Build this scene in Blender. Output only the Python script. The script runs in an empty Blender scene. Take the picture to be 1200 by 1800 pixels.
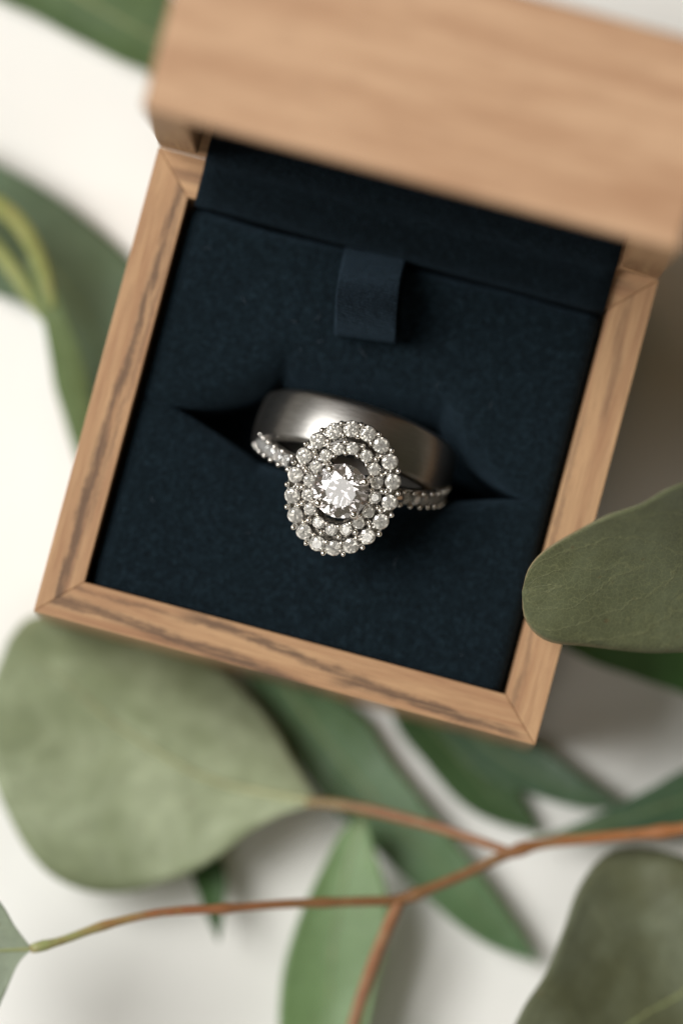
# Ring box close-up.  1 Blender unit = 1 cm.
import bpy, bmesh, math, random
from mathutils import Vector, Matrix, noise
random.seed(7)
scene = bpy.context.scene
C = scene.collection
R = math.radians

# ---------------------------------------------------------------- camera
S = 190.0            # photo pixels per cm in the rim plane
FPX = 12000.0        # focal length in photo pixels
RIM = 3.0            # height of the box rim
DIST = FPX / S
TILT = R(2.6)
piv = Vector((0, 0, RIM))
cam_z = Vector((0, -math.sin(TILT), math.cos(TILT)))
cam_x = Vector((1, 0, 0))
cam_y = cam_z.cross(cam_x)
CAM = piv + cam_z * DIST
cd = bpy.data.cameras.new('camera')
cam = bpy.data.objects.new('camera', cd)
C.objects.link(cam)
m = Matrix((cam_x, cam_y, cam_z)).transposed().to_4x4()
m.translation = CAM
cam.matrix_world = m
cd.sensor_fit = 'VERTICAL'
cd.sensor_height = 36
cd.sensor_width = 24
cd.lens = FPX / 1800 * 36
cd.clip_start = 1
cd.clip_end = 1000
cd.dof.use_dof = True
cd.dof.focus_distance = DIST - 0.72
APERTURE = 3.3       # cm
cd.dof.aperture_fstop = cd.lens * 1e-3 / APERTURE
scene.camera = cam


def un(px, py, z):
    """point at height z seen at photo pixel px, py"""
    d = -cam_z * FPX + cam_x * (px - 600) + cam_y * (900 - py)
    t = (z - CAM.z) / d.z
    return CAM + d * t


# ---------------------------------------------------------------- light
w = bpy.data.worlds.new('World')
scene.world = w
w.use_nodes = True
bg = w.node_tree.nodes['Background']
bg.inputs[0].default_value = (1.0, 0.88, 0.60, 1)
bg.inputs[1].default_value = 0.078


def area(name, direction, dist, sx, sy, radiance, col):
    ld = bpy.data.lights.new(name, 'AREA')
    ld.shape = 'RECTANGLE'
    ld.size = sx
    ld.size_y = sy
    ld.energy = radiance * math.pi * sx * sy
    ld.color = col
    o = bpy.data.objects.new(name, ld)
    C.objects.link(o)
    d = Vector(direction).normalized()
    o.location = Vector((0, 0, 2)) + d * dist
    o.rotation_euler = d.to_track_quat('Z', 'Y').to_euler()
    return o


area('window_light', (-0.57, 0.18, 0.81), 210, 122, 122, 12.8, (1.0, 0.998, 0.98))
area('added_sparkle_lamp', (-0.14, -0.50, 0.84), 160, 50, 54, 3.0, (1.0, 0.985, 0.955))  # unseen lamp added in front to put more sparkle in the diamonds
scene.view_settings.view_transform = 'Standard'
scene.view_settings.look = 'None'
scene.view_settings.exposure = 0
scene.view_settings.gamma = 1
scene.cycles.max_bounces = 20
scene.cycles.transmission_bounces = 16
scene.cycles.glossy_bounces = 8
scene.cycles.diffuse_bounces = 4
scene.cycles.sample_clamp_indirect = 12


# ---------------------------------------------------------------- materials
class NT:
    def __init__(s, name):
        s.m = bpy.data.materials.new(name)
        s.m.use_nodes = True
        s.t = s.m.node_tree
        s.p = s.t.nodes['Principled BSDF']
        s.out = s.t.nodes['Material Output']

    def n(s, kind, **kw):
        x = s.t.nodes.new(kind)
        for k, v in kw.items():
            if k.startswith('i_'):
                x.inputs[k[2:]].default_value = v
            else:
                setattr(x, k, v)
        return x

    def l(s, a, b):
        s.t.links.new(a, b)

    def math(s, op, a, b=None, c=None):
        x = s.n('ShaderNodeMath', operation=op)
        for i, v in enumerate((a, b, c)):
            if v is None:
                continue
            if isinstance(v, (int, float)):
                x.inputs[i].default_value = v
            else:
                s.l(v, x.inputs[i])
        return x.outputs[0]

    def ramp(s, v, stops):
        x = s.n('ShaderNodeValToRGB')
        e = x.color_ramp.elements
        while len(e) < len(stops):
            e.new(0.5)
        for i, (p, c) in enumerate(stops):
            e[i].position = p
            e[i].color = (*c, 1) if len(c) == 3 else c
        s.l(v, x.inputs[0])
        return x.outputs[0]

    def mix(s, f, a, b, mode='MIX'):
        x = s.n('ShaderNodeMix', data_type='RGBA', blend_type=mode)
        for i, v in ((0, f), (6, a), (7, b)):
            if isinstance(v, (int, float)):
                x.inputs[i].default_value = v
            elif isinstance(v, tuple):
                x.inputs[i].default_value = (*v, 1)
            else:
                s.l(v, x.inputs[i])
        return x.outputs[2]

    def coord(s, scale=(1, 1, 1), loc=(0, 0, 0), which='Object'):
        c = s.n('ShaderNodeTexCoord')
        mp = s.n('ShaderNodeMapping')
        mp.inputs['Scale'].default_value = scale
        mp.inputs['Location'].default_value = loc
        s.l(c.outputs[which], mp.inputs[0])
        return mp.outputs[0]

    def noise(s, vec, scale, detail=4, rough=0.55, dist=0.0):
        x = s.n('ShaderNodeTexNoise', i_Scale=scale, i_Detail=detail, i_Roughness=rough, i_Distortion=dist)
        s.l(vec, x.inputs['Vector'])
        return x.outputs[0]

    def bump(s, h, strength, dist=0.02, prev=None):
        x = s.n('ShaderNodeBump', i_Strength=strength, i_Distance=dist)
        s.l(h, x.inputs['Height'])
        if prev is not None:
            s.l(prev, x.inputs['Normal'])
        return x.outputs[0]

    def set(s, **kw):
        for k, v in kw.items():
            k = k.replace('_', ' ')
            if isinstance(v, tuple) and len(v) == 3:
                v = (*v, 1)
            s.p.inputs[k].default_value = v


def wood(name, streaks, seed, light=(0.475, 0.283, 0.145), mid=(0.33, 0.168, 0.083), dark=(0.130, 0.072, 0.040)):
    """grain runs along local x; streaks = (x0, x1, position across at x0, at x1, half width, strength)"""
    q = NT(name)
    tc = q.n('ShaderNodeTexCoord')
    sx = q.n('ShaderNodeSeparateXYZ')
    q.l(tc.outputs['Object'], sx.inputs[0])
    X, Y, Z = sx.outputs
    co = q.coord((0.35, 6, 3.2), (seed * 3.1, seed * 1.7, seed))
    base = q.noise(co, 1.6, 5, 0.6, 0.4)
    col = q.ramp(base, [(0.32, mid), (0.60, light)])
    fine = q.noise(q.coord((1.1, 26, 20), (seed, 0, seed)), 3.0, 4, 0.65)
    col = q.mix(q.math('MULTIPLY', q.ramp(fine, [(0.36, (1, 1, 1)), (0.56, (0, 0, 0))]), 0.42), col, mid, 'MULTIPLY') \
        if False else q.mix(q.ramp(fine, [(0.34, (.34, .34, .34)), (0.52, (0, 0, 0))]), col, tuple(0.62 * c for c in mid))
    wob = q.noise(q.coord((1.3, 2, 2), (seed * 2.3, 0, 0)), 1.5, 4, 0.6)
    wob = q.math('MULTIPLY', q.math('SUBTRACT', wob, 0.5), 0.14)
    jag = q.noise(q.coord((7, 9, 5), (seed, 3, 0)), 2.0, 4, 0.7)
    wob = q.math('ADD', wob, q.math('MULTIPLY', q.math('SUBTRACT', jag, 0.5), 0.05))
    frag = q.noise(q.coord((1.6, 22, 12), (seed * 1.3, 1, 0)), 2.2, 3, 0.6)
    for (x0, x1, p0, p1, hw, st) in streaks:
        k = (p1 - p0) / (x1 - x0)
        cen = q.math('ADD', q.math('MULTIPLY_ADD', X, k, p0 - k * x0), wob)
        d = q.math('ABSOLUTE', q.math('SUBTRACT', Y, cen))
        mk = q.n('ShaderNodeMapRange', interpolation_type='SMOOTHSTEP')
        q.l(d, mk.inputs[0])
        mk.inputs[1].default_value = hw * 1.7
        mk.inputs[2].default_value = hw * 0.2
        mk.inputs[3].default_value = 0
        mk.inputs[4].default_value = min(1.0, st * 1.15)
        e = mk.outputs[0]
        f0 = q.n('ShaderNodeMapRange', interpolation_type='SMOOTHSTEP')
        q.l(q.math('ABSOLUTE', q.math('SUBTRACT', X, (x0 + x1) / 2)), f0.inputs[0])
        f0.inputs[1].default_value = abs(x1 - x0) / 2
        f0.inputs[2].default_value = abs(x1 - x0) / 2 - 0.35
        e = q.math('MULTIPLY', e, f0.outputs[0])
        e = q.math('MULTIPLY', e, q.ramp(frag, [(0.36, (.35, .35, .35)), (0.52, (1, 1, 1))]))
        col = q.mix(e, col, dark)
    q.l(col, q.p.inputs['Base Color'])
    q.set(Roughness=0.55, Specular_IOR_Level=0.35)
    q.l(q.bump(fine, 0.25, 0.01), q.p.inputs['Normal'])
    return q.m


def fabric(name, base, scale=26, sheen=0.25, weave=False):
    q = NT(name)
    co = q.coord((1, 1, 1))
    a = q.noise(co, scale, 6, 0.75)
    b = q.noise(co, 12.0, 3, 0.6)
    big = q.noise(co, 1.2, 2, 0.5)
    f = q.math('ADD', q.math('MULTIPLY', a, 0.74), q.math('MULTIPLY', b, 0.26))
    col = q.ramp(f, [(0.33, tuple(0.35 * c for c in base)), (0.50, base), (0.66, tuple(min(1, 2.4 * c + 0.003) for c in base))])
    col = q.mix(q.ramp(big, [(0.35, (0.12, 0.12, 0.12)), (0.65, (0, 0, 0))]), col, (base[0] * .7, base[1] * .9, base[2] * .75))
    q.l(col, q.p.inputs['Base Color'])
    q.set(Roughness=0.92, Specular_IOR_Level=0.12, Sheen_Weight=sheen * 0.7, Sheen_Roughness=0.45, Sheen_Tint=(0.22, 0.36, 0.50))
    n1 = q.bump(a, 0.9, 0.03)
    n2 = q.bump(b, 0.5, 0.04, n1)
    if weave:
        wv = q.n('ShaderNodeTexWave', i_Scale=14.0, i_Distortion=2.0)
        wv.bands_direction = 'Y'
        q.l(co, wv.inputs['Vector'])
        n2 = q.bump(wv.outputs['Fac'], 0.35, 0.01, n2)
    q.l(n2, q.p.inputs['Normal'])
    return q.m


def metal(name, col, rough, noise_scale=0, aniso=0):
    q = NT(name)
    q.set(Base_Color=col, Metallic=1.0, Roughness=rough)
    if noise_scale:
        nz = q.noise(q.coord(), noise_scale, 3, 0.5)
        q.l(q.bump(nz, 0.12, 0.004), q.p.inputs['Normal'])
        q.l(q.math('MULTIPLY_ADD', nz, 0.16, rough - 0.08), q.p.inputs['Roughness'])
    return q.m


def brushed():
    q = NT('brushed_grey_metal')
    co = q.coord((1.2, 17, 1), which='UV')
    a = q.noise(co, 4.0, 5, 0.7)
    b = q.noise(q.coord((5, 5, 1), which='UV'), 3.0, 3, 0.6)
    col = q.ramp(a, [(0.3, (0.31, 0.298, 0.28)), (0.7, (0.40, 0.385, 0.365))])
    q.l(col, q.p.inputs['Base Color'])
    q.set(Metallic=1.0)
    q.l(q.math('MULTIPLY_ADD', a, 0.18, 0.26), q.p.inputs['Roughness'])
    q.l(q.bump(a, 0.12, 0.006, q.bump(b, 0.05, 0.01)), q.p.inputs['Normal'])
    return q.m


def diamond_mat(name, spread, tint=(1, 1, 1), milk=0.0):
    q = NT(name)
    q.t.nodes.remove(q.p)
    base = q.n('ShaderNodeBsdfGlass', i_Roughness=0.0, i_IOR=2.417, i_Color=(*tint, 1))
    prev = base.outputs[0]
    if spread:                              # a little fire: part of the light is split by colour
        add = None
        for i, ior in enumerate((2.417 - spread, 2.417, 2.417 + spread * 1.3)):
            c = [0, 0, 0, 1]
            c[i] = tint[i]
            g = q.n('ShaderNodeBsdfGlass', i_Roughness=0.0, i_IOR=ior, i_Color=c)
            if add is None:
                add = g.outputs[0]
            else:
                ad = q.n('ShaderNodeAddShader')
                q.l(add, ad.inputs[0])
                q.l(g.outputs[0], ad.inputs[1])
                add = ad.outputs[0]
        ms = q.n('ShaderNodeMixShader')
        ms.inputs[0].default_value = 0.3
        q.l(prev, ms.inputs[1])
        q.l(add, ms.inputs[2])
        prev = ms.outputs[0]
    if milk:                                # white diffuse for cloudy inclusions, also brightens stones in place of sparkle
        df = q.n('ShaderNodeBsdfDiffuse', i_Color=(0.95, 0.94, 0.92, 1))
        ms = q.n('ShaderNodeMixShader')
        ms.inputs[0].default_value = milk
        q.l(prev, ms.inputs[1])
        q.l(df.outputs[0], ms.inputs[2])
        prev = ms.outputs[0]
    q.l(prev, q.out.inputs[0])
    return q.m


def leaf_mat(name, base, vein, patch, edge=None, vein_amt=0.35, patch_amt=0.6, rough=0.55, net=0.25, nv=9, seed=0):
    q = NT(name)
    tc = q.n('ShaderNodeTexCoord')
    sp = q.n('ShaderNodeSeparateXYZ')
    q.l(tc.outputs['UV'], sp.inputs[0])
    U, V = sp.outputs[0], sp.outputs[1]          # V: -1..1 stored as 0..1
    t = q.math('ABSOLUTE', q.math('MULTIPLY_ADD', V, 2.0, -1.0))
    oc = q.coord((1, 1, 1), (seed, seed * .7, 0))
    big = q.noise(oc, 0.95, 5, 0.6, 0.6)
    med = q.noise(oc, 5.0, 5, 0.65)
    col = q.mix(q.math('MULTIPLY', q.ramp(big, [(0.38, (0, 0, 0)), (0.64, (1, 1, 1))]), patch_amt), base, patch)
    col = q.mix(q.math('MULTIPLY', q.ramp(med, [(0.35, (1, 1, 1)), (0.6, (0, 0, 0))]), 0.30), col, tuple(0.6 * c for c in base))
    sp_n = q.noise(oc, 7.5, 3, 0.5)
    col = q.mix(q.ramp(sp_n, [(0.69, (0, 0, 0)), (0.73, (0.55, 0.55, 0.55))]), col, (0.14, 0.105, 0.05))
    # side veins
    wob = q.math('MULTIPLY', q.math('SUBTRACT', q.noise(oc, 2.2, 5, 0.65), 0.5), 1.5)
    ph = q.math('ADD', q.math('SUBTRACT', q.math('MULTIPLY', U, nv), q.math('MULTIPLY', q.math('POWER', t, 1.2), 2.4)), wob)
    fr = q.math('ABSOLUTE', q.math('SUBTRACT', q.math('FRACT', ph), 0.5))
    vm = q.ramp(fr, [(0.0, (1, 1, 1)), (0.07, (0, 0, 0))])
    vm = q.math('MULTIPLY', vm, vein_amt)
    col = q.mix(vm, col, vein)
    vo = q.n('ShaderNodeTexVoronoi', feature='DISTANCE_TO_EDGE', i_Scale=22.0)
    wv = q.n('ShaderNodeMix', data_type='VECTOR')
    wv.inputs[0].default_value = 0.08
    nz = q.n('ShaderNodeTexNoise', i_Scale=8.0, i_Detail=3)
    q.l(oc, nz.inputs['Vector'])
    q.l(oc, wv.inputs[4])
    q.l(nz.outputs['Color'], wv.inputs[5])
    q.l(wv.outputs[1], vo.inputs['Vector'])
    cell = q.ramp(vo.outputs['Distance'], [(0.0, (1, 1, 1)), (0.07, (0, 0, 0))])
    col = q.mix(q.math('MULTIPLY', cell, net), col, vein)
    if edge:
        em = q.math('MULTIPLY', q.ramp(t, [(0.955, (0, 0, 0)), (0.985, (1, 1, 1))]), q.ramp(U, [(0.70, (0.12, 0.12, 0.12)), (0.86, (1, 1, 1))]))
        col = q.mix(em, col, edge)
    q.l(col, q.p.inputs['Base Color'])
    q.set(Roughness=rough, Specular_IOR_Level=0.35)
    tr = q.n('ShaderNodeBsdfTranslucent')
    q.l(col, tr.inputs['Color'])
    n1 = q.bump(cell, -0.25, 0.01)
    n2 = q.bump(vm, 0.4, 0.02, n1)
    n3 = q.bump(med, 0.35, 0.05, n2)
    q.l(n3, q.p.inputs['Normal'])
    ms = q.n('ShaderNodeMixShader')
    ms.inputs[0].default_value = 0.22
    q.l(q.p.outputs[0], ms.inputs[1])
    q.l(tr.outputs[0], ms.inputs[2])
    q.l(ms.outputs[0], q.out.inputs[0])
    return q.m


def stem_mat(name, stops):
    q = NT(name)
    tc = q.n('ShaderNodeTexCoord')
    sp = q.n('ShaderNodeSeparateXYZ')
    q.l(tc.outputs['UV'], sp.inputs[0])
    nz = q.noise(q.coord(), 3.0, 4, 0.6)
    v = q.math('ADD', sp.outputs[0], q.math('MULTIPLY', q.math('SUBTRACT', nz, 0.5), 0.3))
    col = q.ramp(v, stops)
    fk = q.noise(q.coord((1, 1, 1)), 11.0, 4, 0.65)
    col = q.mix(q.ramp(fk, [(0.56, (0, 0, 0)), (0.68, (0.6, 0.6, 0.6))]), col, (0.10, 0.055, 0.025))
    lt = q.noise(q.coord((1, 1, 1), (5, 2, 1)), 6.0, 4, 0.6)
    col = q.mix(q.ramp(lt, [(0.55, (0, 0, 0)), (0.7, (0.4, 0.4, 0.4))]), col, (0.34, 0.25, 0.13))
    q.l(col, q.p.inputs['Base Color'])
    q.set(Roughness=0.5)
    q.l(q.bump(q.noise(q.coord(), 14, 4, 0.6), 0.3, 0.02), q.p.inputs['Normal'])
    return q.m


def paper():
    q = NT('white_tabletop')
    co = q.coord()
    a = q.noise(co, 9, 6, 0.7)
    b = q.noise(co, 0.35, 3, 0.5)
    col = q.ramp(b, [(0.3, (0.80, 0.785, 0.745)), (0.7, (0.84, 0.83, 0.795))])
    q.l(col, q.p.inputs['Base Color'])
    q.set(Roughness=0.8, Specular_IOR_Level=0.2)
    q.l(q.bump(a, 0.25, 0.02), q.p.inputs['Normal'])
    return q.m


# ---------------------------------------------------------------- object helpers
def mesh_obj(name, bm, mat, parent=None, smooth=False):
    me = bpy.data.meshes.new(name)
    bm.to_mesh(me)
    bm.free()
    if mat:
        me.materials.append(mat)
    if smooth:
        for p in me.polygons:
            p.use_smooth = True
    o = bpy.data.objects.new(name, me)
    C.objects.link(o)
    o.parent = parent
    return o


def share(name, me, parent, mw):
    o = bpy.data.objects.new(name, me)
    C.objects.link(o)
    o.parent = parent
    o.matrix_local = mw
    return o


def thing(name, label, cat, mw=None, group=None):
    o = bpy.data.objects.new(name, None)
    o.empty_display_size = 0.3
    C.objects.link(o)
    if mw is not None:
        o.matrix_world = mw
    tag(o, label, cat, group)
    return o


def tag(o, label, cat, group=None):
    o['label'] = label
    o['category'] = cat
    if group:
        o['group'] = group


def grid(bm, rows, closed=False, uv=None):
    vs = [[bm.verts.new(p) for p in r] for r in rows]
    ul = bm.loops.layers.uv.new('UVMap') if uv else None
    for i in range(len(vs) - 1):
        n = len(vs[i])
        for j in range(n if closed else n - 1):
            k = (j + 1) % n
            try:
                f = bm.faces.new((vs[i][j], vs[i][k], vs[i + 1][k], vs[i + 1][j]))
            except ValueError:
                continue
            if ul:
                for lp, (a, b) in zip(f.loops, ((i, j), (i, j + 1), (i + 1, j + 1), (i + 1, j))):
                    lp[ul].uv = uv(a, b)
    return vs


def catmull(pts, n):
    """n points evenly spaced by arc length on a Catmull-Rom curve"""
    P = [Vector(p) for p in pts]
    P = [2 * P[0] - P[1]] + P + [2 * P[-1] - P[-2]]
    out = []
    for i in range(1, len(P) - 2):
        a, b, c, d = P[i - 1:i + 3]
        for k in range(24):
            t = k / 24
            out.append(0.5 * ((2 * b) + (c - a) * t + (2 * a - 5 * b + 4 * c - d) * t * t + (3 * b - a - 3 * c + d) * t ** 3))
    out.append(P[-2].copy())
    L = [0]
    for i in range(1, len(out)):
        L.append(L[-1] + (out[i] - out[i - 1]).length)
    res, j = [], 0
    for k in range(n):
        s = L[-1] * k / (n - 1)
        while j < len(L) - 2 and L[j + 1] < s:
            j += 1
        f = (s - L[j]) / max(1e-9, L[j + 1] - L[j])
        res.append(out[j].lerp(out[j + 1], min(1, max(0, f))))
    return res


def tube_bm(pts, radii, n=48, seg=12, flat=1.0, nodes=()):
    P = catmull(pts, n)
    bm = bmesh.new()
    rows = []
    for i, p in enumerate(P):
        t = (P[min(i + 1, n - 1)] - P[max(i - 1, 0)]).normalized()
        side = t.cross(Vector((0, 0, 1)))
        side = side.normalized() if side.length > 1e-4 else Vector((1, 0, 0))
        up = side.cross(t)
        f = i / (n - 1) * (len(radii) - 1)
        k = min(int(f), len(radii) - 2)
        r = radii[k] + (radii[k + 1] - radii[k]) * (f - k)
        for c, amp in nodes:
            r *= 1 + amp * math.exp(-((i / (n - 1) - c) / 0.012) ** 2)
        r *= 1 + 0.08 * noise.noise(p * 1.7)
        rows.append([p + side * (r * math.cos(a)) + up * (r * flat * math.sin(a)) for a in [2 * math.pi * j / seg for j in range(seg)]])
    vs = grid(bm, rows, True, lambda a, b: (a / (n - 1), b / seg))
    bm.faces.new(vs[0])
    bm.faces.new(list(reversed(vs[-1])))
    bmesh.ops.recalc_face_normals(bm, faces=bm.faces)
    return bm


def px_tube(name, pts, radii_px, mat, parent, **kw):
    return mesh_obj(name, tube_bm([un(*p) for p in pts], [r / S for r in radii_px], **kw), mat, parent, True)


# ---------------------------------------------------------------- the setting
bm = bmesh.new()
bmesh.ops.create_grid(bm, x_segments=2, y_segments=2, size=60)
table = mesh_obj('tabletop', bm, paper())
table['kind'] = 'structure'

# ---------------------------------------------------------------- ring box
def box_uv(r, u):
    return ((r - 455.5) / S, (u - 424.0) / S)


BASE = 0.13                                  # the box rests on leaves
ANG = R(-14.95)
bc = un(609, 783, RIM)
BOXM = Matrix.Translation((bc.x, bc.y, 0)) @ Matrix.Rotation(ANG, 4, 'Z')
box = thing('ring_box', 'open square wooden ring box with navy lining, lying on eucalyptus leaves', 'ring box', BOXM)
HX, HY, W = 455.5 / S, 424.0 / S, 0.385


def panel_bm(L, w, h, bev=0.011, mitre=True):
    """local x along, y from outer face (0) to inner face (w), z up"""
    bm = bmesh.new()
    e = 0.0012
    k = w if mitre else 0
    a, b = L / 2 - e, L / 2 - k - e
    lo = [bm.verts.new(p) for p in ((-a, 0, 0), (a, 0, 0), (b, w, 0), (-b, w, 0))]
    hi = [bm.verts.new((v.co.x, v.co.y, h)) for v in lo]
    bm.faces.new(lo[::-1])
    bm.faces.new(hi)
    for i in range(4):
        j = (i + 1) % 4
        bm.faces.new((lo[i], lo[j], hi[j], hi[i]))
    bmesh.ops.bevel(bm, geom=list(bm.edges), offset=bev, segments=3, affect='EDGES', profile=0.6)
    bmesh.ops.recalc_face_normals(bm, faces=bm.faces)
    return bm


# streaks: local x runs left->right when seen from outside the panel
wf = wood('wood_front', [(-2.6, 0.6, 0.22, -0.06, 0.05, 0.85), (-1.2, 2.0, 0.36, 0.02, 0.042, 0.8), (0.3, 2.4, 0.12, 0.06, 0.04, 0.75), (-2.5, -0.6, 0.33, 0.28, 0.02, 0.5)], 1)
wl = wood('wood_side_streaked', [(-2.4, 2.4, 0.30, 0.17, 0.038, 0.8), (-2.0, 1.5, 0.36, 0.29, 0.02, 0.45), (0.4, 2.5, 0.22, 0.20, 0.05, 0.6)], 2)
wr = wood('wood_side_plain', [(-2.4, 1.0, 0.28, 0.36, 0.025, 0.4), (0.6, 2.4, 0.16, 0.24, 0.04, 0.35)], 3)
wb = wood('wood_back', [(-2.4, 2.4, 0.12, 0.2, 0.05, 0.5)], 4)
hp = RIM - BASE
for (L, mat, loc, rot) in ((2 * HX, wf, (0, -HY, BASE), 0), (2 * HX, wb, (0, HY, BASE), 180), (2 * HY, wl, (-HX, 0, BASE), -90), (2 * HY, wr, (HX, 0, BASE), 90)):
    o = mesh_obj('side_panel', panel_bm(L, W, hp), mat, box, True)
    o.matrix_local = Matrix.Translation(loc) @ Matrix.Rotation(R(rot), 4, 'Z')
for o in list(box.children):
    for p in o.data.polygons:
        p.use_smooth = False
wbot = wood('wood_bottom', [], 6)
bm = bmesh.new()
bmesh.ops.create_cube(bm, size=1, matrix=Matrix.Translation((0, 0, BASE + 0.16)) @ Matrix.Diagonal((2 * (HX - W) - 0.01, 2 * (HY - W) - 0.01, 0.3, 1)))
mesh_obj('bottom_panel', bm, wbot, box)

# lid, swung up past the back edge: its inside faces the rings
LD = 1.80
lid_wall = wood('wood_lid', [(-2.6, 2.6, 3, 3.1, 0.05, 0.1)], 9, light=(0.54, 0.332, 0.196), mid=(0.405, 0.222, 0.120))
lid_top = wood('wood_lid_top', [], 11)
GAP = 0.012
bm = bmesh.new()
bmesh.ops.create_cube(bm, size=1, matrix=Matrix.Diagonal((2 * (HX - W) - 0.006, 0.34, 2 * (HY - W) - 0.006, 1)))
lid = mesh_obj('lid', bm, lid_top, box)
LEANF = R(1.4)                               # the lid stops a little short of upright
lid.matrix_local = Matrix.Translation((0, HY, RIM)) @ Matrix.Rotation(LEANF, 4, 'X') @ Matrix.Translation((0, LD - 0.18, GAP + HY))
for (L, loc, rx, rz) in ((2 * HX, (0, 0, HY), 'front', 0), (2 * HX, (0, 0, -HY), 'hinge', 0), (2 * HY, (-HX, 0, 0), 'left', 0), (2 * HY, (HX, 0, 0), 'right', 0)):
    o = mesh_obj('lid_panel', panel_bm(L, 0.14 if rx == 'hinge' else W, LD, 0.045 if rx == 'front' else 0.03, rx != 'hinge'), lid_wall if rx == 'front' else wood('wood_lid_' + rx, [], 12 + ord(rx[0])), lid)
    # panel local z (0..LD) -> box +y, local y (inwards) -> towards the lid's middle
    if rx == 'front':
        X, Y = Vector((-1, 0, 0)), Vector((0, 0, -1))
    elif rx == 'hinge':
        X, Y = Vector((1, 0, 0)), Vector((0, 0, 1))
    elif rx == 'left':
        X, Y = Vector((0, 0, 1)), Vector((1, 0, 0))
    else:
        X, Y = Vector((0, 0, -1)), Vector((-1, 0, 0))
    Zv = X.cross(Y)
    off = Vector(loc) + Vector((0, -LD + 0.18, 0))
    if Zv.y < 0:
        X = -X
        Zv = X.cross(Y)
    mm = Matrix((X, Y, Zv)).transposed().to_4x4()
    mm.translation = off
    o.matrix_local = mm

# cushion
navy = fabric('navy_velour', (0.0044, 0.0100, 0.0142))
navy2 = fabric('navy_lining', (0.0038, 0.0082, 0.0116), 55, 0.15)
navy3 = fabric('navy_ribbon', (0.0034, 0.0070, 0.0108), 60, 0.5, True)
XI, YI = HX - W, HY - W


def roll(d, r):
    d = max(0.0, min(r, d))
    return r - math.sqrt(max(0, r * r - (r - d) ** 2))


def smooth(a, b, x):
    t = max(0, min(1, (x - a) / (b - a)))
    return t * t * (3 - 2 * t)


def pad(upper):
    bm = bmesh.new()
    NX, NV = 110, 90
    rows = []
    x0, x1 = -XI + 0.055, XI - 0.04
    for i in range(NX + 1):
        s = i / NX
        s = 0.5 - 0.5 * math.cos(math.pi * s) if False else s
        # denser at both ends
        s = 0.5 + 0.5 * math.sin(math.pi * (s - 0.5)) * 0.35 + (s - 0.5) * 0.65
        x = x0 + (x1 - x0) * s
        op = max(0.0, min(1.0, (1.74 - abs(x - 0.02)) / 0.98))
        op = 1 - (1 - op) ** 1.0 if op < 0.9 else 0.9 + 0.1 * smooth(0.9, 1.0, op)
        if upper:
            ya = -0.05 + 0.45 * op ** 2.0
            yb = YI - 0.07 - 0.03 * noise.noise(Vector((x * 1.3, 3, 0)))
        else:
            ya = -YI + 0.01
            yb = -0.052 - 0.29 * op ** 1.3
        col = []
        vs = [0, 0, 0] + [0.5 - 0.5 * math.cos(math.pi * j / NV) for j in range(NV + 1)] + [1, 1, 1]
        for j, v in enumerate(vs):
            y = ya + (yb - ya) * v
            top = 2.86 + 0.03 * noise.noise(Vector((x * 0.8, y * 0.8, 5))) + 0.007 * noise.noise(Vector((x * 4, y * 4, 2)))
            dx = min(x - x0, x1 - x)
            ds, de = (y - ya, yb - y) if upper else (yb - y, y - ya)
            z = top - roll(dx, 0.15) - roll(ds, (0.14 + 0.34 * op) if upper else (0.12 + 0.16 * op)) * min(1, 0.25 + op * 1.6) - roll(de, 0.16 if upper else 0.06) - 0.07 * op * smooth(0.6, 0, ds)
            if j < 3:
                z -= (1.9, 1.2, 0.5)[j]
            elif j > NV + 3:
                z -= (0.5, 1.2, 1.9)[j - NV - 4]
            col.append((x, y, z))
        rows.append(col)
    first = [(p[0], p[1], 0.9) for p in rows[0]]
    last = [(p[0], p[1], 0.9) for p in rows[-1]]
    grid(bm, [first] + rows + [last])
    bmesh.ops.recalc_face_normals(bm, faces=bm.faces)
    o = mesh_obj('cushion', bm, navy, box, True)
    return o


pad(True)
pad(False)
bm = bmesh.new()
bmesh.ops.create_cube(bm, size=1, matrix=Matrix.Translation((0, 0, 1.1)) @ Matrix.Diagonal((2 * XI - 0.02, 2 * YI - 0.1, 0.9, 1)))
mesh_obj('cushion_base', bm, navy, box)


def strip(name, prof, xa, xb, thick, mat, parent, n=60, m=24, skew=None, wav=0.0):
    P = catmull([(0, y, z) for y, z in prof], n)
    bm = bmesh.new()
    rows = []
    for i, p in enumerate(P):
        row = []
        for j in range(m + 1):
            x = xa + (xb - xa) * j / m
            q = Vector((x, p.y, p.z))
            if skew:
                q = skew(q)
            q.z += wav * noise.noise(Vector((x * 1.6, i / n * 3, 1)))
            row.append(q)
        rows.append(row)
    grid(bm, rows)
    bmesh.ops.recalc_face_normals(bm, faces=bm.faces)
    o = mesh_obj(name, bm, mat, parent, True)
    md = o.modifiers.new('thickness', 'SOLIDIFY')
    md.thickness = thick
    md.offset = 0
    return o


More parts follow.
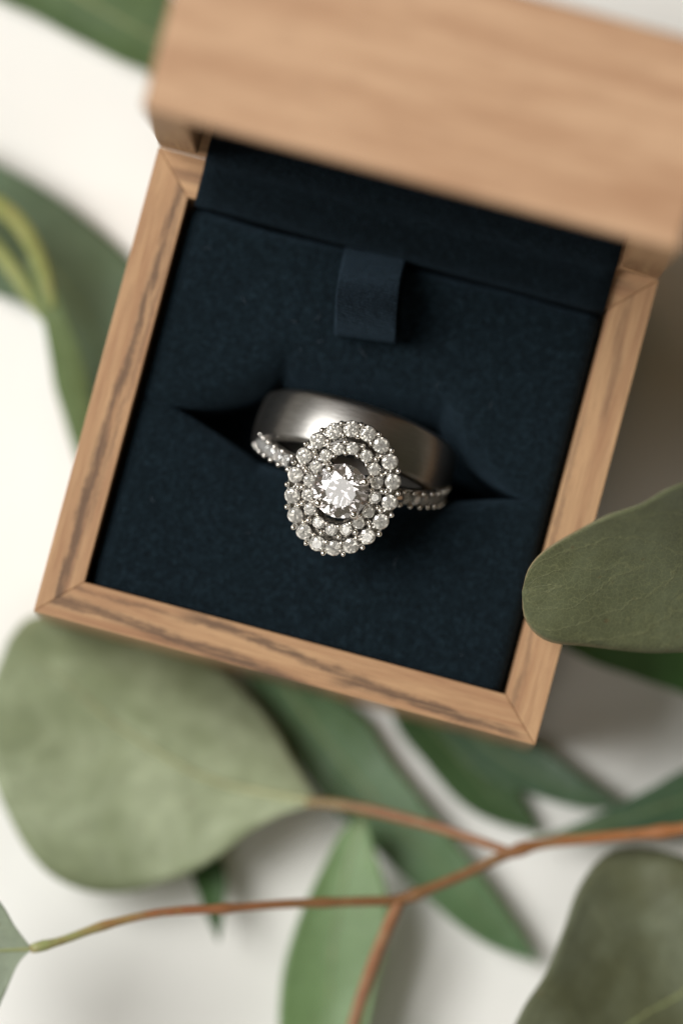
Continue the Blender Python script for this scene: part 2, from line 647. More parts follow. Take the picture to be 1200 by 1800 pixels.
bm = bmesh.new()
for k in range(13):
    x, y = random.uniform(-1.85, 1.85), random.choice((random.uniform(0.62, 1.6), random.uniform(-1.7, -0.55)))
    a, l = random.uniform(0, 6.28), random.uniform(0.03, 0.13)
    b2 = random.uniform(-0.9, 0.9)
    p = [(x + l * t * math.cos(a + b2 * t), y + l * t * math.sin(a + b2 * t), 2.892 + 0.03 * math.sin(3 * t)) for t in (0, 0.35, 0.7, 1.0)]
    fb = tube_bm(p, [0.0016, 0.0018, 0.0014], n=8, seg=5)
    me = bpy.data.meshes.new('fibre')
    fb.to_mesh(me)
    fb.free()
    bm.from_mesh(me)
    bpy.data.meshes.remove(me)
lm = NT('grey_lint')
lm.set(Base_Color=(0.075, 0.09, 0.11), Roughness=0.9)
lint = mesh_obj('lint', bm, lm.m, box, True)
lint['kind'] = 'stuff'
HH = HY
strip('hinge_lining', [(YI - 0.03, 1.6), (YI - 0.03, 2.4), (YI - 0.035, 2.86), (YI - 0.03, 2.97), (YI + 0.0, 3.035), (YI + 0.10, 3.05), (HH - 0.14, 3.055), (HH - 0.06, 3.10), (HH - 0.01, 3.165), (HH + 0.06, 3.195), (HH + 0.2, 3.205), (HH + 1.35, 3.26)],
      -1.94, 1.985, 0.025, navy2, box, wav=0.012)
bm = bmesh.new()
bmesh.ops.create_cube(bm, size=1, matrix=Matrix.Translation((0, -0.19, 0)) @ Matrix.Diagonal((2 * XI - 0.02, 0.03, 2 * YI - 0.02, 1)))
mesh_obj('lid_lining', bm, navy2, lid)


def tab_skew(p):
    d = p.y - 1.45
    a = R(7.5)
    x = p.x - 0.12 - 0.035 * math.sin((p.y - 1.0) * 3.6)
    return Vector((-0.130 + x * math.cos(a) - d * math.sin(a) * 0.9 + 0.12 - 0.02, 1.475 + d * math.cos(a) + (p.x) * math.sin(a), p.z))


strip('pull_tab', [(1.84, 2.3), (1.81, 2.70), (1.77, 2.90), (1.70, 3.03), (1.57, 3.20), (1.42, 3.37), (1.26, 3.42), (1.10, 3.34), (0.995, 3.16), (0.985, 2.97), (1.10, 2.885), (1.4, 2.885), (1.65, 2.87)],
      -0.285, 0.285, 0.03, navy3, box, n=70, skew=tab_skew)

# ---------------------------------------------------------------- rings
YAW = ANG + R(-2.7)


def ring_matrix(center, lean):
    return Matrix.Translation(center) @ Matrix.Rotation(YAW, 4, 'Z') @ Matrix.Rotation(lean, 4, 'X')


def revolve(profile, n=192):
    """profile: closed list of (radius, axial); axis = local y, angle 0 at +z"""
    bm = bmesh.new()
    np_ = len(profile)
    rows = []
    for i in range(n + 1):
        a = 2 * math.pi * i / n
        rows.append([(r * math.sin(a), ax, r * math.cos(a)) for r, ax in profile])
    # seam is welded afterwards
    grid(bm, rows, True, lambda a, b: (a / n * 6.0, (b % (np_ + 1)) / np_))
    bmesh.ops.remove_doubles(bm, verts=bm.verts, dist=1e-5)
    bmesh.ops.recalc_face_normals(bm, faces=bm.faces)
    return bm


bl = R(-9.4)
bn = Vector((0, 0, 1))
RB, WB = 0.95, 0.52
prof = []
nseg = 18
for k in range(nseg + 1):                       # softly domed outside
    t = -1 + 2 * k / nseg
    prof.append((RB - 0.028 * t * t - 0.045 * max(0, (abs(t) - 0.82) / 0.18) ** 2, t * WB / 2))
prof.append((RB - 0.13, WB / 2 - 0.02))
for k in range(9):
    t = 1 - 2 * k / 8
    prof.append((RB - 0.17 + 0.02 * t * t, t * (WB / 2 - 0.05)))
prof.append((RB - 0.13, -WB / 2 + 0.02))
apex = un(*(lambda r, u: (60 + .966 * r + .258 * u, 1075 + .258 * r - .966 * u))(469, 459), 3.46)
rot = Matrix.Rotation(YAW, 4, 'Z') @ Matrix.Rotation(bl, 4, 'X')
bcen = apex - (rot @ Vector((0, 0, RB)))
band = mesh_obj('wedding_band', revolve(prof), brushed(), None, True)
band.matrix_world = ring_matrix(bcen, bl)
tag(band, 'wide brushed grey metal wedding band standing in the slot behind the diamond ring', 'ring')

white_gold = metal('white_gold', (0.50, 0.48, 0.45), 0.16, 25)
bead_metal = metal('bead_metal', (0.78, 0.74, 0.69), 0.08)
gem = diamond_mat('diamond_centre', 0.0, (1.0, 0.985, 0.985), 0.035)
gem3 = diamond_mat('diamond_shank', 0.0, (1, 0.99, 0.97), 0.24)
gem2 = diamond_mat('diamond_small', 0.0, (1.0, 0.985, 0.955), 0.15)


def brilliant(r, mat, name, table=0.56, crown=0.30, girdle=0.05, pav=0.86, lower=0.24):
    bm = bmesh.new()

    def ring(n, rad, h, off=0.0):
        return [bm.verts.new((rad * math.cos(2 * math.pi * i / n + off), rad * math.sin(2 * math.pi * i / n + off), h)) for i in range(n)]
    c225 = math.cos(R(22.5))
    T = ring(8, table, crown + girdle)
    mr = 0.80
    M = ring(8, mr, girdle + crown * (1 - mr * c225) / (1 - table), R(22.5))
    G = ring(16, 1, girdle)
    g = ring(16, 1, 0)
    P = ring(8, lower, -pav * (1 - lower * c225), R(22.5))
    cu = bm.verts.new((0, 0, -pav))
    F = bm.faces.new
    F(T)
    for k in range(8):
        n = (k + 1) % 8
        p = (k - 1) % 8
        F((T[k], M[k], T[n]))
        F((T[k], M[p], G[2 * k], M[k]))
        F((M[k], G[2 * k], G[2 * k + 1]))
        F((M[k], G[2 * k + 1], G[(2 * k + 2) % 16]))
        F((cu, P[k], g[2 * k], P[p]))
        F((P[k], g[2 * k + 1], g[2 * k]))
        F((P[k], g[(2 * k + 2) % 16], g[2 * k + 1]))
    for i in range(16):
        j = (i + 1) % 16
        F((g[i], g[j], G[j], G[i]))
    bmesh.ops.scale(bm, vec=(r, r, r), verts=bm.verts)
    bmesh.ops.recalc_face_normals(bm, faces=bm.faces)
    me = bpy.data.meshes.new(name)
    bm.to_mesh(me)
    bm.free()
    me.materials.append(mat)
    return me


LEAN = R(14.5)
hc = un(602, 858.5, 3.72)
RHO = 1.12
rot = Matrix.Rotation(YAW, 4, 'Z') @ Matrix.Rotation(LEAN, 4, 'X')
ecen = hc - rot @ Vector((0, 0, RHO))
ering = thing('engagement_ring', 'diamond engagement ring with double oval halo of small stones around a round centre stone', 'ring', ring_matrix(ecen, LEAN))
RE, WE = 0.93, 0.165
# shank
prof = []
for k in range(13):
    t = -1 + 2 * k / 12
    prof.append((RE - 0.03 - 0.03 * abs(t) ** 3, t * WE / 2))
prof += [(RE - 0.14, WE / 2 - 0.005), (RE - 0.165, 0.04), (RE - 0.165, -0.04), (RE - 0.14, -WE / 2 + 0.005)]
mesh_obj('shank', revolve(prof, 160), white_gold, ering, True)
srad = 0.060
sme = brilliant(srad, gem3, 'shank_diamond', table=0.6, crown=0.26)
bm = bmesh.new()
bmesh.ops.create_uvsphere(bm, u_segments=12, v_segments=8, radius=0.0275)
bead_me = bpy.data.meshes.new('bead_prong')
bm.to_mesh(bead_me)
bm.free()
bead_me.materials.append(bead_metal)
for p in bead_me.polygons:
    p.use_smooth = True


def on_shank(a, y, rr):
    return Matrix.Rotation(a, 4, 'Y') @ Matrix.Translation((0, y, rr))


for sgn in (-1, 1):
    for k in range(9):
        a = sgn * (R(24) + k * R(7.9))
        share('shank_diamond', sme, ering, on_shank(a, 0, RE - 0.028) @ Matrix.Rotation(random.uniform(0, 1), 4, 'Z'))
        for yy in (-0.066, 0.066):
            share('shank_bead', bead_me, ering, on_shank(a + sgn * R(3.95), yy, RE - 0.012))

# head: local frame at height RHO above the ring's middle, local z = outward
def head(x, y, z=0.0):
    return Vector((x, y, RHO + z))


OA, OB = 0.448, 0.566       # outer halo semi axes (x, y)
IA, IB = 0.307, 0.393
ZI = 0.024                  # the inner halo stands a little higher
out_t = [9 + 20 * k for k in range(18)]
in_t = [152, 176, 203, 227, 247, 267, 289, 310, 332, 357, 22, 47, 68, 88, 109, 130]


def ell(a, b, tdeg):
    t = R(tdeg)
    return Vector((-a * math.sin(t), -b * math.cos(t)))


def tilt_out(p, ang):
    """rotation tilting local z outwards by ang at ellipse point p"""
    n = Vector((p.x / OA ** 2, p.y / OB ** 2, 0)).normalized()
    ax = Vector((0, 0, 1)).cross(n)
    return Matrix.Rotation(ang, 4, ax)


def collar(bm, center, mrot, r_in, r_out, h, n=20):
    prof = [(r_in, 0.012), (r_in * 1.02, 0.013), (r_out * 0.95, 0.013), (r_out, -0.005), (r_out * 0.86, -h), (r_in * 0.72, -h)]
    rows = []
    for i in range(n + 1):
        a = 2 * math.pi * i / n
        rows.append([center + mrot @ Vector((q * math.cos(a), q * math.sin(a), z)) for q, z in prof])
    grid(bm, rows, True)


ro, ri = 0.074, 0.058
ome = brilliant(ro, gem2, 'halo_diamond', table=0.6, crown=0.26)
ime = brilliant(ri, gem2, 'inner_halo_diamond', table=0.6, crown=0.26)
bm = bmesh.new()


def halo(tl, A, B, r, me, z0, tilt, nm, beads):
    pts = []
    for k, t in enumerate(tl):
        p = ell(A, B, t)
        mr = tilt_out(p, tilt)
        jit = Matrix.Rotation(random.uniform(-0.07, 0.07), 4, 'X') @ Matrix.Rotation(random.uniform(-0.07, 0.07), 4, 'Y') @ Matrix.Rotation(random.uniform(0, 1.5), 4, 'Z')
        share(nm, me, ering, Matrix.Translation(head(p.x, p.y, z0 + 0.016)) @ mr @ jit)
        collar(bm, head(p.x, p.y, z0), mr.to_3x3(), r * 0.97, r * 1.05, 0.16)
        t2 = tl[(k + 1) % len(tl)]
        d = (t2 - t) % 360
        tm = t + d / 2
        pm = ell(A, B, tm)
        n = Vector((pm.x / A ** 2, pm.y / B ** 2)).normalized()
        for s, e in ((1, beads[0]), (-1, beads[1])):
            q = pm + n * s * e
            sc = random.uniform(0.92, 1.12)
            share('bead_prong', bead_me, ering, Matrix.Translation(head(q.x, q.y, z0 + 0.034 - (0.010 if s > 0 else 0))) @ tilt_out(pm, tilt * 1.5) @ Matrix.Diagonal((sc, sc, 1.3 * sc, 1)))


halo(out_t, OA, OB, ro, ome, 0.0, R(9), 'halo_diamond', (0.056, 0.054))
halo(in_t, IA, IB, ri, ime, ZI, R(5), 'inner_halo_diamond', (0.054, 0.046))
# plates that carry the stones
def plate(a0, b0, a1, b1, z0, z1, n=96):
    rows = []
    for i in range(n + 1):
        t = 360 * i / n
        p, q = ell(a0, b0, t), ell(a1, b1, t)
        rows.append([head(p.x, p.y, z1), head(q.x, q.y, z1 - 0.004), head(q.x * .985, q.y * .985, z0), head(p.x, p.y, z0)])
    grid(bm, rows, True)


plate(OA - 0.085, OB - 0.100, OA + 0.055, OB + 0.055, -0.13, -0.034)
plate(IA - 0.068, IB - 0.075, IA + 0.050, IB + 0.050, -0.115, ZI - 0.034)
bmesh.ops.remove_doubles(bm, verts=bm.verts, dist=1e-6)
bmesh.ops.recalc_face_normals(bm, faces=bm.faces)
mesh_obj('halo_frame', bm, white_gold, ering, True)

# centre stone
CZ = 0.125
CR = 0.256
cme = brilliant(CR, gem, 'centre_diamond', table=0.55, crown=0.29)
share('centre_diamond', cme, ering, Matrix.Translation(head(-0.004, 0, CZ)) @ Matrix.Rotation(R(9), 4, 'Z'))
# basket below it
bm = bmesh.new()
for (ra, rb, za, zb) in ((0.20, 0.235, -0.02, 0.05), (0.12, 0.16, -0.20, -0.13)):
    rows = []
    for i in range(49):
        a = 2 * math.pi * i / 48
        rows.append([head(q * math.cos(a), q * math.sin(a), z) for q, z in ((ra, zb), (rb, zb), (rb - 0.015, za), (ra - 0.015, za))])
    grid(bm, rows, True)
for k in range(14):
    a = 2 * math.pi * (k + 0.5) / 14
    for s in (0,):
        mt = Matrix.Translation(head(0.27 * math.cos(a), 0.33 * math.sin(a), -0.17)) @ Matrix.Rotation(a, 4, 'Z') @ Matrix.Diagonal((0.04, 0.03, 0.2, 1))
        bmesh.ops.create_cube(bm, size=1, matrix=mt)
bmesh.ops.remove_doubles(bm, verts=bm.verts, dist=1e-6)
bmesh.ops.recalc_face_normals(bm, faces=bm.faces)
mesh_obj('basket', bm, white_gold, ering)
for (dr, du) in ((-29.9, 32.4), (35.5, 30.8), (-32.1, -31.0), (31.8, -30.7)):
    a = math.atan2(du, dr)
    e = Vector((math.cos(a), math.sin(a), 0))
    pts = [head(0, 0, -0.18) + e * 0.13, head(0, 0, -0.02) + e * 0.235, head(0, 0, 0.10) + e * 0.272, head(0, 0, 0.155) + e * 0.262, head(0, 0, 0.185) + e * 0.225]
    b = tube_bm(pts, [0.026, 0.028, 0.030, 0.030, 0.026], n=24, seg=10)
    bmesh.ops.create_uvsphere(b, u_segments=14, v_segments=10, radius=0.040, matrix=Matrix.Translation(head(0, 0, 0.172) + e * 0.236))
    mesh_obj('prong', b, bead_metal, ering, True)
# bridge between shank and head
for s in (-1, 1):
    mesh_obj('gallery_bridge', tube_bm([(s * 0.52, 0, 0.74), (s * 0.42, 0, 0.90), (s * 0.36, 0, 1.03)], [0.05, 0.045, 0.04], n=12, seg=10), white_gold, ering, True)

# ---------------------------------------------------------------- leaves
def leaf(name, Lp, Mp, Rp, mat, parent, thick=0.008, rib=None, rib_px=4.0, wave=0.03, seed=0, cup=0.0):
    n, mcol = 56, 20
    A, B, D = ([p for p in catmull([un(*q) for q in pts], n)] for pts in (Lp, Mp, Rp))
    bm = bmesh.new()
    rows = []
    for i in range(n):
        row = []
        for j in range(mcol + 1):
            t = -1 + 2 * j / mcol
            p = A[i] * (t * (t - 1) / 2) + B[i] * (1 - t * t) + D[i] * (t * (t + 1) / 2)
            wv = wave * noise.noise(Vector((p.x * 0.9, p.y * 0.9, seed * 3.3))) * 2
            ed = 0.35 * wave * noise.noise(Vector((p.x * 3.5, p.y * 3.5, seed * 1.1))) * abs(t)
            oj = abs(t) ** 3 * 0.018 * math.sin(math.pi * i / (n - 1))
            p = p + Vector((oj * noise.noise(p * 2.6), oj * noise.noise(p * 2.6 + Vector((9, 0, 0))), 0))
            p = p + Vector((0, 0, wv + ed + cup * t * t * math.sin(math.pi * i / (n - 1))))
            row.append(p)
        rows.append(row)
    grid(bm, rows, False, lambda a, b: (a / (n - 1), b / mcol))
    bmesh.ops.remove_doubles(bm, verts=bm.verts, dist=1e-4)
    bmesh.ops.recalc_face_normals(bm, faces=bm.faces)
    o = mesh_obj(name, bm, mat, parent, True)
    md = o.modifiers.new('thickness', 'SOLIDIFY')
    md.thickness = thick
    md.offset = 0
    if rib:
        c = [r[mcol // 2] + Vector((0, 0, thick * 0.35)) for r in rows]
        b = tube_bm(c[:-2:3], [rib_px / S, rib_px * 0.6 / S, rib_px * 0.25 / S], n=40, seg=8, flat=0.5)
        mesh_obj('midrib', b, rib, o, True)
    return o


grey_leaf = leaf_mat('grey_green_leaf', (0.245, 0.285, 0.155), (0.38, 0.41, 0.26), (0.43, 0.48, 0.31), vein_amt=0.10, net=0.08, patch_amt=0.9, seed=2, rough=0.6)
olive_leaf = leaf_mat('olive_leaf', (0.125, 0.135, 0.066), (0.24, 0.245, 0.12), (0.185, 0.21, 0.125), edge=(0.27, 0.215, 0.12), vein_amt=0.34, net=0.5, nv=5, seed=5, rough=0.5)
dusk_leaf = leaf_mat('dull_olive_leaf', (0.122, 0.129, 0.068), (0.20, 0.205, 0.11), (0.22, 0.245, 0.165), vein_amt=0.2, net=0.12, seed=9, rough=0.45)
pale_leaf = leaf_mat('pale_grey_leaf', (0.30, 0.35, 0.25), (0.42, 0.44, 0.30), (0.36, 0.41, 0.32), edge=(0.12, 0.13, 0.05), vein_amt=0.25, net=0.25, seed=12)
green = leaf_mat('green_leaf', (0.105, 0.190, 0.078), (0.18, 0.26, 0.12), (0.140, 0.230, 0.125), vein_amt=0.10, net=0.05, seed=15, rough=0.42)
dark_green = leaf_mat('dark_green_leaf', (0.080, 0.145, 0.070), (0.13, 0.19, 0.10), (0.105, 0.180, 0.125), vein_amt=0.10, net=0.05, seed=18, rough=0.38)
bright_green = leaf_mat('fresh_green_leaf', (0.168, 0.270, 0.105), (0.27, 0.35, 0.17), (0.195, 0.300, 0.140), vein_amt=0.12, net=0.05, seed=21, rough=0.42)
deep_green = leaf_mat('deep_green_leaf', (0.045, 0.100, 0.028), (0.08, 0.14, 0.05), (0.06, 0.12, 0.04), vein_amt=0.08, net=0.05, seed=24, rough=0.4)
rib_pale = stem_mat('pale_midrib', [(0.0, (0.26, 0.28, 0.12)), (1.0, (0.20, 0.24, 0.11))])
rib_dim = stem_mat('dim_midrib', [(0.0, (0.30, 0.31, 0.15)), (1.0, (0.20, 0.22, 0.11))])
rib_green = stem_mat('green_midrib', [(0.0, (0.17, 0.22, 0.09)), (1.0, (0.12, 0.18, 0.08))])
red_stem = stem_mat('russet_stem', [(0.0, (0.35, 0.135, 0.045)), (0.22, (0.32, 0.125, 0.040)), (0.36, (0.20, 0.092, 0.033)), (0.62, (0.22, 0.105, 0.040)), (0.80, (0.30, 0.11, 0.045)), (0.93, (0.30, 0.24, 0.085)), (1.0, (0.27, 0.29, 0.11))])
branch_stem = stem_mat('reddish_twig', [(0.0, (0.25, 0.105, 0.038)), (0.6, (0.24, 0.10, 0.042)), (1.0, (0.21, 0.155, 0.06))])
yellow_stem = stem_mat('yellow_green_stem', [(0.0, (0.27, 0.29, 0.085)), (1.0, (0.22, 0.26, 0.085))])

# --- the big russet-stemmed branch across the bottom
spr = thing('eucalyptus_branch', 'eucalyptus branch with russet stems and round grey green leaves, lying below the box', 'eucalyptus branch', Matrix.Translation(un(900, 1495, 0)))
inv = spr.matrix_world.inverted()


def join(o, p):
    o.parent = p
    o.matrix_parent_inverse = p.matrix_world.inverted()
    return o


bpy.context.view_layer.update()
stem = px_tube('stem', [(1330, 1425, 1.6), (1200, 1457, 1.6), (1080, 1470, 1.6), (960, 1482, 1.65), (895, 1500, 1.7), (820, 1535, 1.75), (760, 1560, 1.8), (702, 1581, 1.85), (620, 1585, 1.95), (500, 1589, 2.1), (400, 1597, 2.25), (330, 1600, 2.35), (260, 1608, 2.45), (180, 1628, 2.55), (110, 1653, 2.65), (55, 1668, 2.7)],
               [11, 10.5, 10, 9.5, 8.5, 8, 7.5, 7.5], red_stem, None, n=110, nodes=((0.13, 0.3), (0.32, 0.4), (0.475, 0.45), (0.60, 0.2), (0.735, 0.32), (0.90, 0.2), (0.985, 0.4)))
join(stem, spr)
tw = px_tube('twig', [(702, 1583, 1.85), (688, 1615, 1.8), (665, 1670, 1.7), (640, 1740, 1.6), (622, 1800, 1.55), (600, 1880, 1.5)], [11, 11.5, 12, 13], branch_stem, None, n=50)
join(tw, spr)
tw2 = px_tube('twig', [(895, 1497, 1.7), (840, 1478, 1.6), (770, 1455, 1.45), (700, 1436, 1.3), (640, 1422, 1.2), (585, 1413, 1.1), (540, 1410, 1.02)], [8, 9, 9.5, 10, 9], branch_stem, None, n=50)
join(tw2, spr)
join(leaf('leaf', [(560, 1412, 1.05), (525, 1352, .75), (475, 1265, .42), (405, 1185, .22), (300, 1130, .18), (190, 1098, .22), (100, 1080, .4), (48, 1088, .55), (15, 1125, .7)],
          [(560, 1412, 1.05), (470, 1395, .95), (400, 1380, .85), (325, 1350, .80), (200, 1270, .70), (115, 1195, .66), (15, 1125, .7)],
          [(560, 1412, 1.05), (505, 1428, 1.0), (450, 1456, .92), (380, 1508, .85), (300, 1548, .8), (195, 1572, .78), (95, 1542, .78), (25, 1455, .76), (-18, 1340, .74), (-18, 1220, .72), (15, 1125, .7)],
          grey_leaf, None, rib=rib_dim, rib_px=8, wave=0.06, seed=1, cup=0.05), spr)
join(leaf('leaf', [(57, 1668, 2.7), (28, 1630, 2.75), (-5, 1578, 2.8), (-80, 1520, 2.8), (-190, 1560, 2.75), (-240, 1690, 2.7)],
          [(57, 1668, 2.7), (0, 1671, 2.72), (-80, 1675, 2.74), (-240, 1690, 2.7)],
          [(57, 1668, 2.7), (32, 1695, 2.72), (5, 1755, 2.72), (-40, 1830, 2.7), (-150, 1840, 2.7), (-240, 1690, 2.7)],
          pale_leaf, None, rib=rib_pale, rib_px=4, wave=0.03, seed=4), spr)
join(leaf('leaf', [(1340, 1640, 1.35), (1290, 1550, 1.3), (1200, 1505, 1.25), (1110, 1488, 1.2), (1045, 1515, 1.35), (1003, 1590, 1.6), (968, 1690, 1.9), (918, 1775, 2.1), (882, 1860, 2.2), (900, 1950, 2.2)],
          [(1340, 1640, 1.35), (1200, 1745, 1.45), (1130, 1785, 1.6), (1010, 1870, 1.95), (900, 1950, 2.2)],
          [(1340, 1640, 1.35), (1370, 1800, 1.35), (1280, 1930, 1.4), (1130, 2010, 1.7), (1000, 2010, 1.9), (900, 1950, 2.2)],
          dusk_leaf, None, rib=rib_pale, rib_px=5, wave=0.05, seed=7, cup=0.06), spr)
ps = px_tube('petiole', [(1300, 1430, 1.6), (1335, 1500, 1.45), (1350, 1580, 1.4), (1340, 1642, 1.35)], [7, 6, 6], branch_stem, None, n=20)
join(ps, spr)


def loose(name, label, Lp, Mp, Rp, mat, group='loose leaves around the box', **kw):
    t = thing(name, label, 'leaf', Matrix.Translation(un(*Mp[len(Mp) // 2][:2], 0)))
    bpy.context.view_layer.update()
    join(leaf('blade', Lp, Mp, Rp, mat, None, **kw), t)
    return t


def petiole(t, pts, radii, mat=None):
    join(px_tube('petiole', pts, radii, mat or branch_stem, None, n=20), t)


# --- leaf resting on the box's right rim
t = loose('eucalyptus_leaf', 'olive grey eucalyptus leaf with brown edge, resting over the right rim of the box',
          [(1500, 900, 3.3), (1380, 790, 4.3), (1200, 848, 4.55), (1130, 884, 4.45), (1060, 908, 4.3), (1000, 938, 4.1), (955, 968, 3.95), (928, 1000, 3.8), (917, 1040, 3.68)],
          [(1500, 900, 3.3), (1330, 960, 3.6), (1200, 985, 3.72), (1100, 1002, 3.72), (1010, 1025, 3.70), (917, 1040, 3.68)],
          [(1500, 900, 3.3), (1480, 1050, 2.8), (1340, 1130, 2.95), (1200, 1148, 3.08), (1090, 1144, 3.16), (1020, 1134, 3.28), (968, 1129, 3.38), (938, 1112, 3.46), (920, 1082, 3.56), (917, 1040, 3.68)],
          olive_leaf, rib=None, wave=0.03, seed=11)
petiole(t, [(1496, 900, 2.9), (1560, 870, 2.4), (1640, 860, 1.6)], [6, 6, 7])

# --- long green leaves on the table, under and around the box
loose('gum_leaf', 'long dark green leaf running from under the front of the box towards the lower right',
      [(470, 1120, .07), (560, 1205, .08), (640, 1262, .14), (690, 1340, .22), (745, 1412, .28), (815, 1500, .34), (885, 1595, .36), (950, 1695, .3)],
      [(450, 1130, .07), (520, 1230, .10), (600, 1335, .16), (690, 1440, .24), (780, 1530, .30), (860, 1610, .32), (950, 1695, .3)],
      [(420, 1135, .07), (440, 1210, .10), (500, 1310, .14), (570, 1405, .20), (650, 1485, .26), (745, 1575, .32), (845, 1655, .34), (950, 1695, .3)],
      green, rib=rib_green, rib_px=5, wave=0.02, seed=14)
loose('gum_leaf', 'narrow deep green leaf pointing down right from under the front edge of the box',
      [(700, 1190, .06), (800, 1255, .07), (865, 1310, .12), (905, 1385, .18), (952, 1466, .2)],
      [(690, 1200, .06), (760, 1280, .07), (830, 1360, .14), (880, 1415, .18), (952, 1466, .2)],
      [(670, 1205, .06), (700, 1285, .07), (750, 1345, .13), (800, 1405, .18), (865, 1445, .2), (952, 1466, .2)],
      deep_green, wave=0.01, seed=16, rib=rib_green, rib_px=3)
loose('gum_leaf', 'bluish green leaf tip emerging from beneath the front right corner of the box',
      [(760, 1180, .09), (880, 1270, .1), (950, 1312, .2), (1015, 1360, .3), (1095, 1416, .34)],
      [(750, 1200, .09), (830, 1290, .1), (915, 1350, .2), (1010, 1395, .3), (1095, 1416, .34)],
      [(730, 1210, .09), (780, 1290, .1), (850, 1362, .2), (940, 1398, .3), (1030, 1422, .34), (1095, 1416, .34)],
      dark_green, wave=0.01, seed=17, rib=rib_green, rib_px=4)
loose('gum_leaf', 'dark green pointed leaf lying under the russet stem at the right edge',
      [(930, 1480, .5), (1010, 1448, .55), (1085, 1415, .6), (1140, 1385, .62), (1200, 1352, .65), (1330, 1300, .6), (1480, 1310, .5)],
      [(930, 1480, .5), (1060, 1450, .55), (1200, 1405, .6), (1330, 1360, .6), (1480, 1310, .5)],
      [(930, 1480, .5), (1000, 1482, .5), (1100, 1478, .5), (1200, 1462, .5), (1340, 1415, .5), (1480, 1310, .5)],
      dark_green, wave=0.02, seed=19, rib=rib_green, rib_px=4)
loose('gum_leaf', 'fresh green upright leaf at the bottom, crossed by the russet stem',
      [(640, 1432, .75), (655, 1490, .8), (678, 1560, .82), (682, 1640, .85), (662, 1730, .85), (640, 1820, .85), (600, 1950, .8), (545, 2030, .7)],
      [(640, 1432, .75), (612, 1520, .72), (595, 1600, .7), (582, 1700, .7), (575, 1820, .7), (545, 2030, .7)],
      [(640, 1432, .75), (598, 1465, .72), (555, 1550, .72), (518, 1630, .72), (498, 1710, .72), (490, 1800, .72), (500, 1920, .7), (545, 2030, .7)],
      bright_green, wave=0.02, seed=22, rib=rib_green, rib_px=4)
loose('gum_leaf', 'tiny dark green leaf tip peeping out below the big grey green leaf',
      [(330, 1430, .3), (370, 1480, .4), (398, 1540, .5), (394, 1600, .6), (385, 1658, .7)],
      [(320, 1440, .3), (352, 1500, .4), (370, 1560, .5), (378, 1610, .6), (385, 1658, .7)],
      [(305, 1450, .3), (325, 1510, .4), (345, 1560, .5), (362, 1605, .6), (385, 1658, .7)],
      deep_green, wave=0.01, seed=25)
loose('gum_leaf', 'vivid green leaf in shade under the brown edged leaf, right of the box',
      [(965, 1120, .75), (1060, 1085, .8), (1200, 1080, .85), (1350, 1120, .8), (1480, 1230, .7)],
      [(965, 1120, .75), (1080, 1140, .75), (1200, 1160, .75), (1340, 1200, .7), (1480, 1230, .7)],
      [(965, 1120, .75), (1030, 1160, .75), (1100, 1186, .72), (1200, 1220, .7), (1330, 1275, .7), (1480, 1230, .7)],
      leaf_mat('vivid_leaf', (0.060, 0.16, 0.030), (0.09, 0.2, 0.05), (0.075, 0.18, 0.045), vein_amt=0.08, net=0.05, seed=31), wave=0.02, seed=27)
loose('gum_leaf', 'broad green leaf behind the lid in the top left corner',
      [(-150, -150, .3), (0, -160, .4), (150, -120, .45), (280, -30, .4), (420, 120, .2)],
      [(-150, -150, .3), (30, -70, .25), (160, 5, .25), (280, 70, .25), (420, 120, .2)],
      [(-150, -150, .3), (-40, -22, .3), (60, 26, .3), (150, 74, .3), (240, 118, .3), (320, 145, .25), (420, 120, .2)],
      bright_green if False else leaf_mat('broad_leaf', (0.110, 0.170, 0.062), (0.2, 0.26, 0.12), (0.095, 0.150, 0.070), vein_amt=0.1, net=0.05, seed=33), wave=0.02, seed=29, rib=rib_pale, rib_px=7)
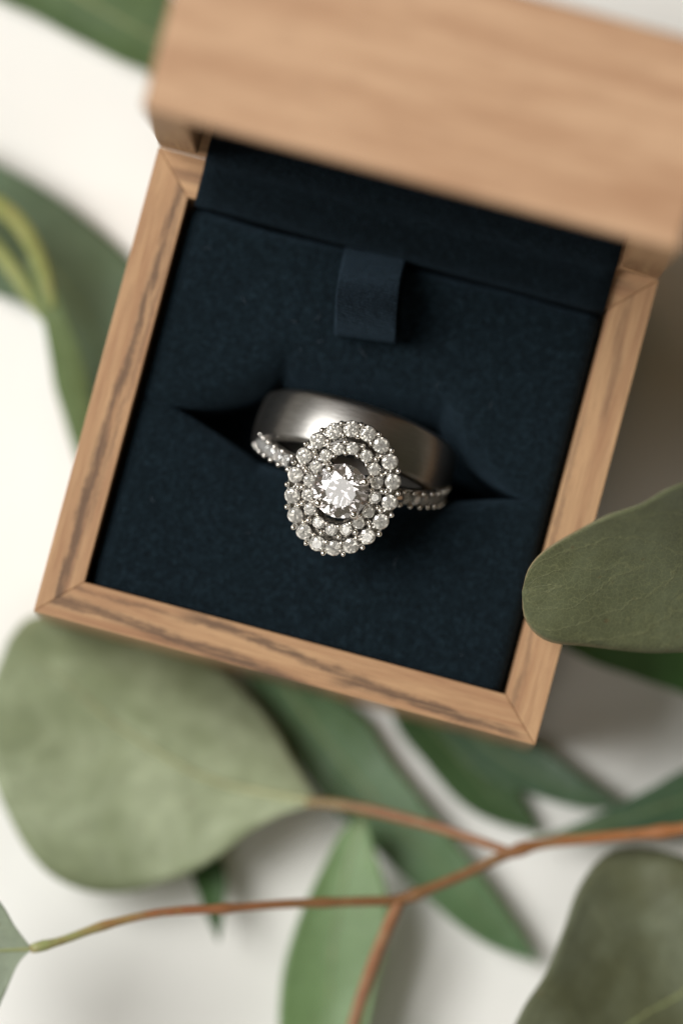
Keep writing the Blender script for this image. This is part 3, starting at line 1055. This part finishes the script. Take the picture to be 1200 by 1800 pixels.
loose('gum_leaf', 'wide dull green leaf tucked under the left side of the box',
      [(-190, 230, .5), (-80, 250, .45), (0, 288, .4), (65, 325, .35), (135, 374, .25), (215, 440, .10), (330, 560, .07)],
      [(-190, 230, .5), (-60, 350, .4), (60, 440, .3), (140, 540, .15), (200, 640, .08), (330, 760, .06)],
      [(-190, 230, .5), (-120, 430, .4), (-30, 505, .35), (40, 535, .3), (85, 575, .25), (115, 660, .15), (160, 760, .08), (330, 900, .06)],
      leaf_mat('dull_green_leaf', (0.130, 0.190, 0.108), (0.19, 0.24, 0.14), (0.155, 0.220, 0.140), vein_amt=0.08, net=0.05, seed=35), wave=0.02, seed=30, rib=rib_green, rib_px=5)
# sprig whose yellow stems enter at the left edge
sp2 = thing('eucalyptus_sprig', 'young sprig with yellow green stems and a slim leaf, at the left beside the box', 'eucalyptus sprig', Matrix.Translation(un(80, 540, 0)))
bpy.context.view_layer.update()
join(leaf('leaf', [(50, 455, 1.0), (80, 480, 1.0), (112, 540, .95), (140, 620, .8), (158, 690, .6), (165, 760, .4), (150, 850, .16)],
          [(50, 455, 1.0), (72, 510, .95), (95, 570, .9), (115, 640, .75), (130, 710, .55), (140, 780, .35), (150, 850, .16)],
          [(50, 455, 1.0), (62, 520, .95), (76, 560, .9), (86, 620, .75), (98, 685, .55), (118, 750, .35), (150, 850, .16)],
          leaf_mat('slim_leaf', (0.130, 0.190, 0.075), (0.22, 0.26, 0.12), (0.155, 0.215, 0.095), edge=(0.24, 0.27, 0.09), vein_amt=0.1, net=0.05, seed=37), None, rib=rib_green, rib_px=4, wave=0.01, seed=32), sp2)
join(px_tube('stem', [(-90, 320, 1.2), (-20, 350, 1.2), (25, 382, 1.15), (55, 425, 1.1), (78, 480, 1.02), (92, 540, .95)], [17, 17, 17, 15, 8], yellow_stem, None, n=40, flat=0.5), sp2)
join(px_tube('stem', [(-90, 370, .9), (-20, 425, .9), (20, 470, .9), (50, 515, .9), (80, 560, .88)], [16, 16, 16, 14, 8], yellow_stem, None, n=40, flat=0.5), sp2)
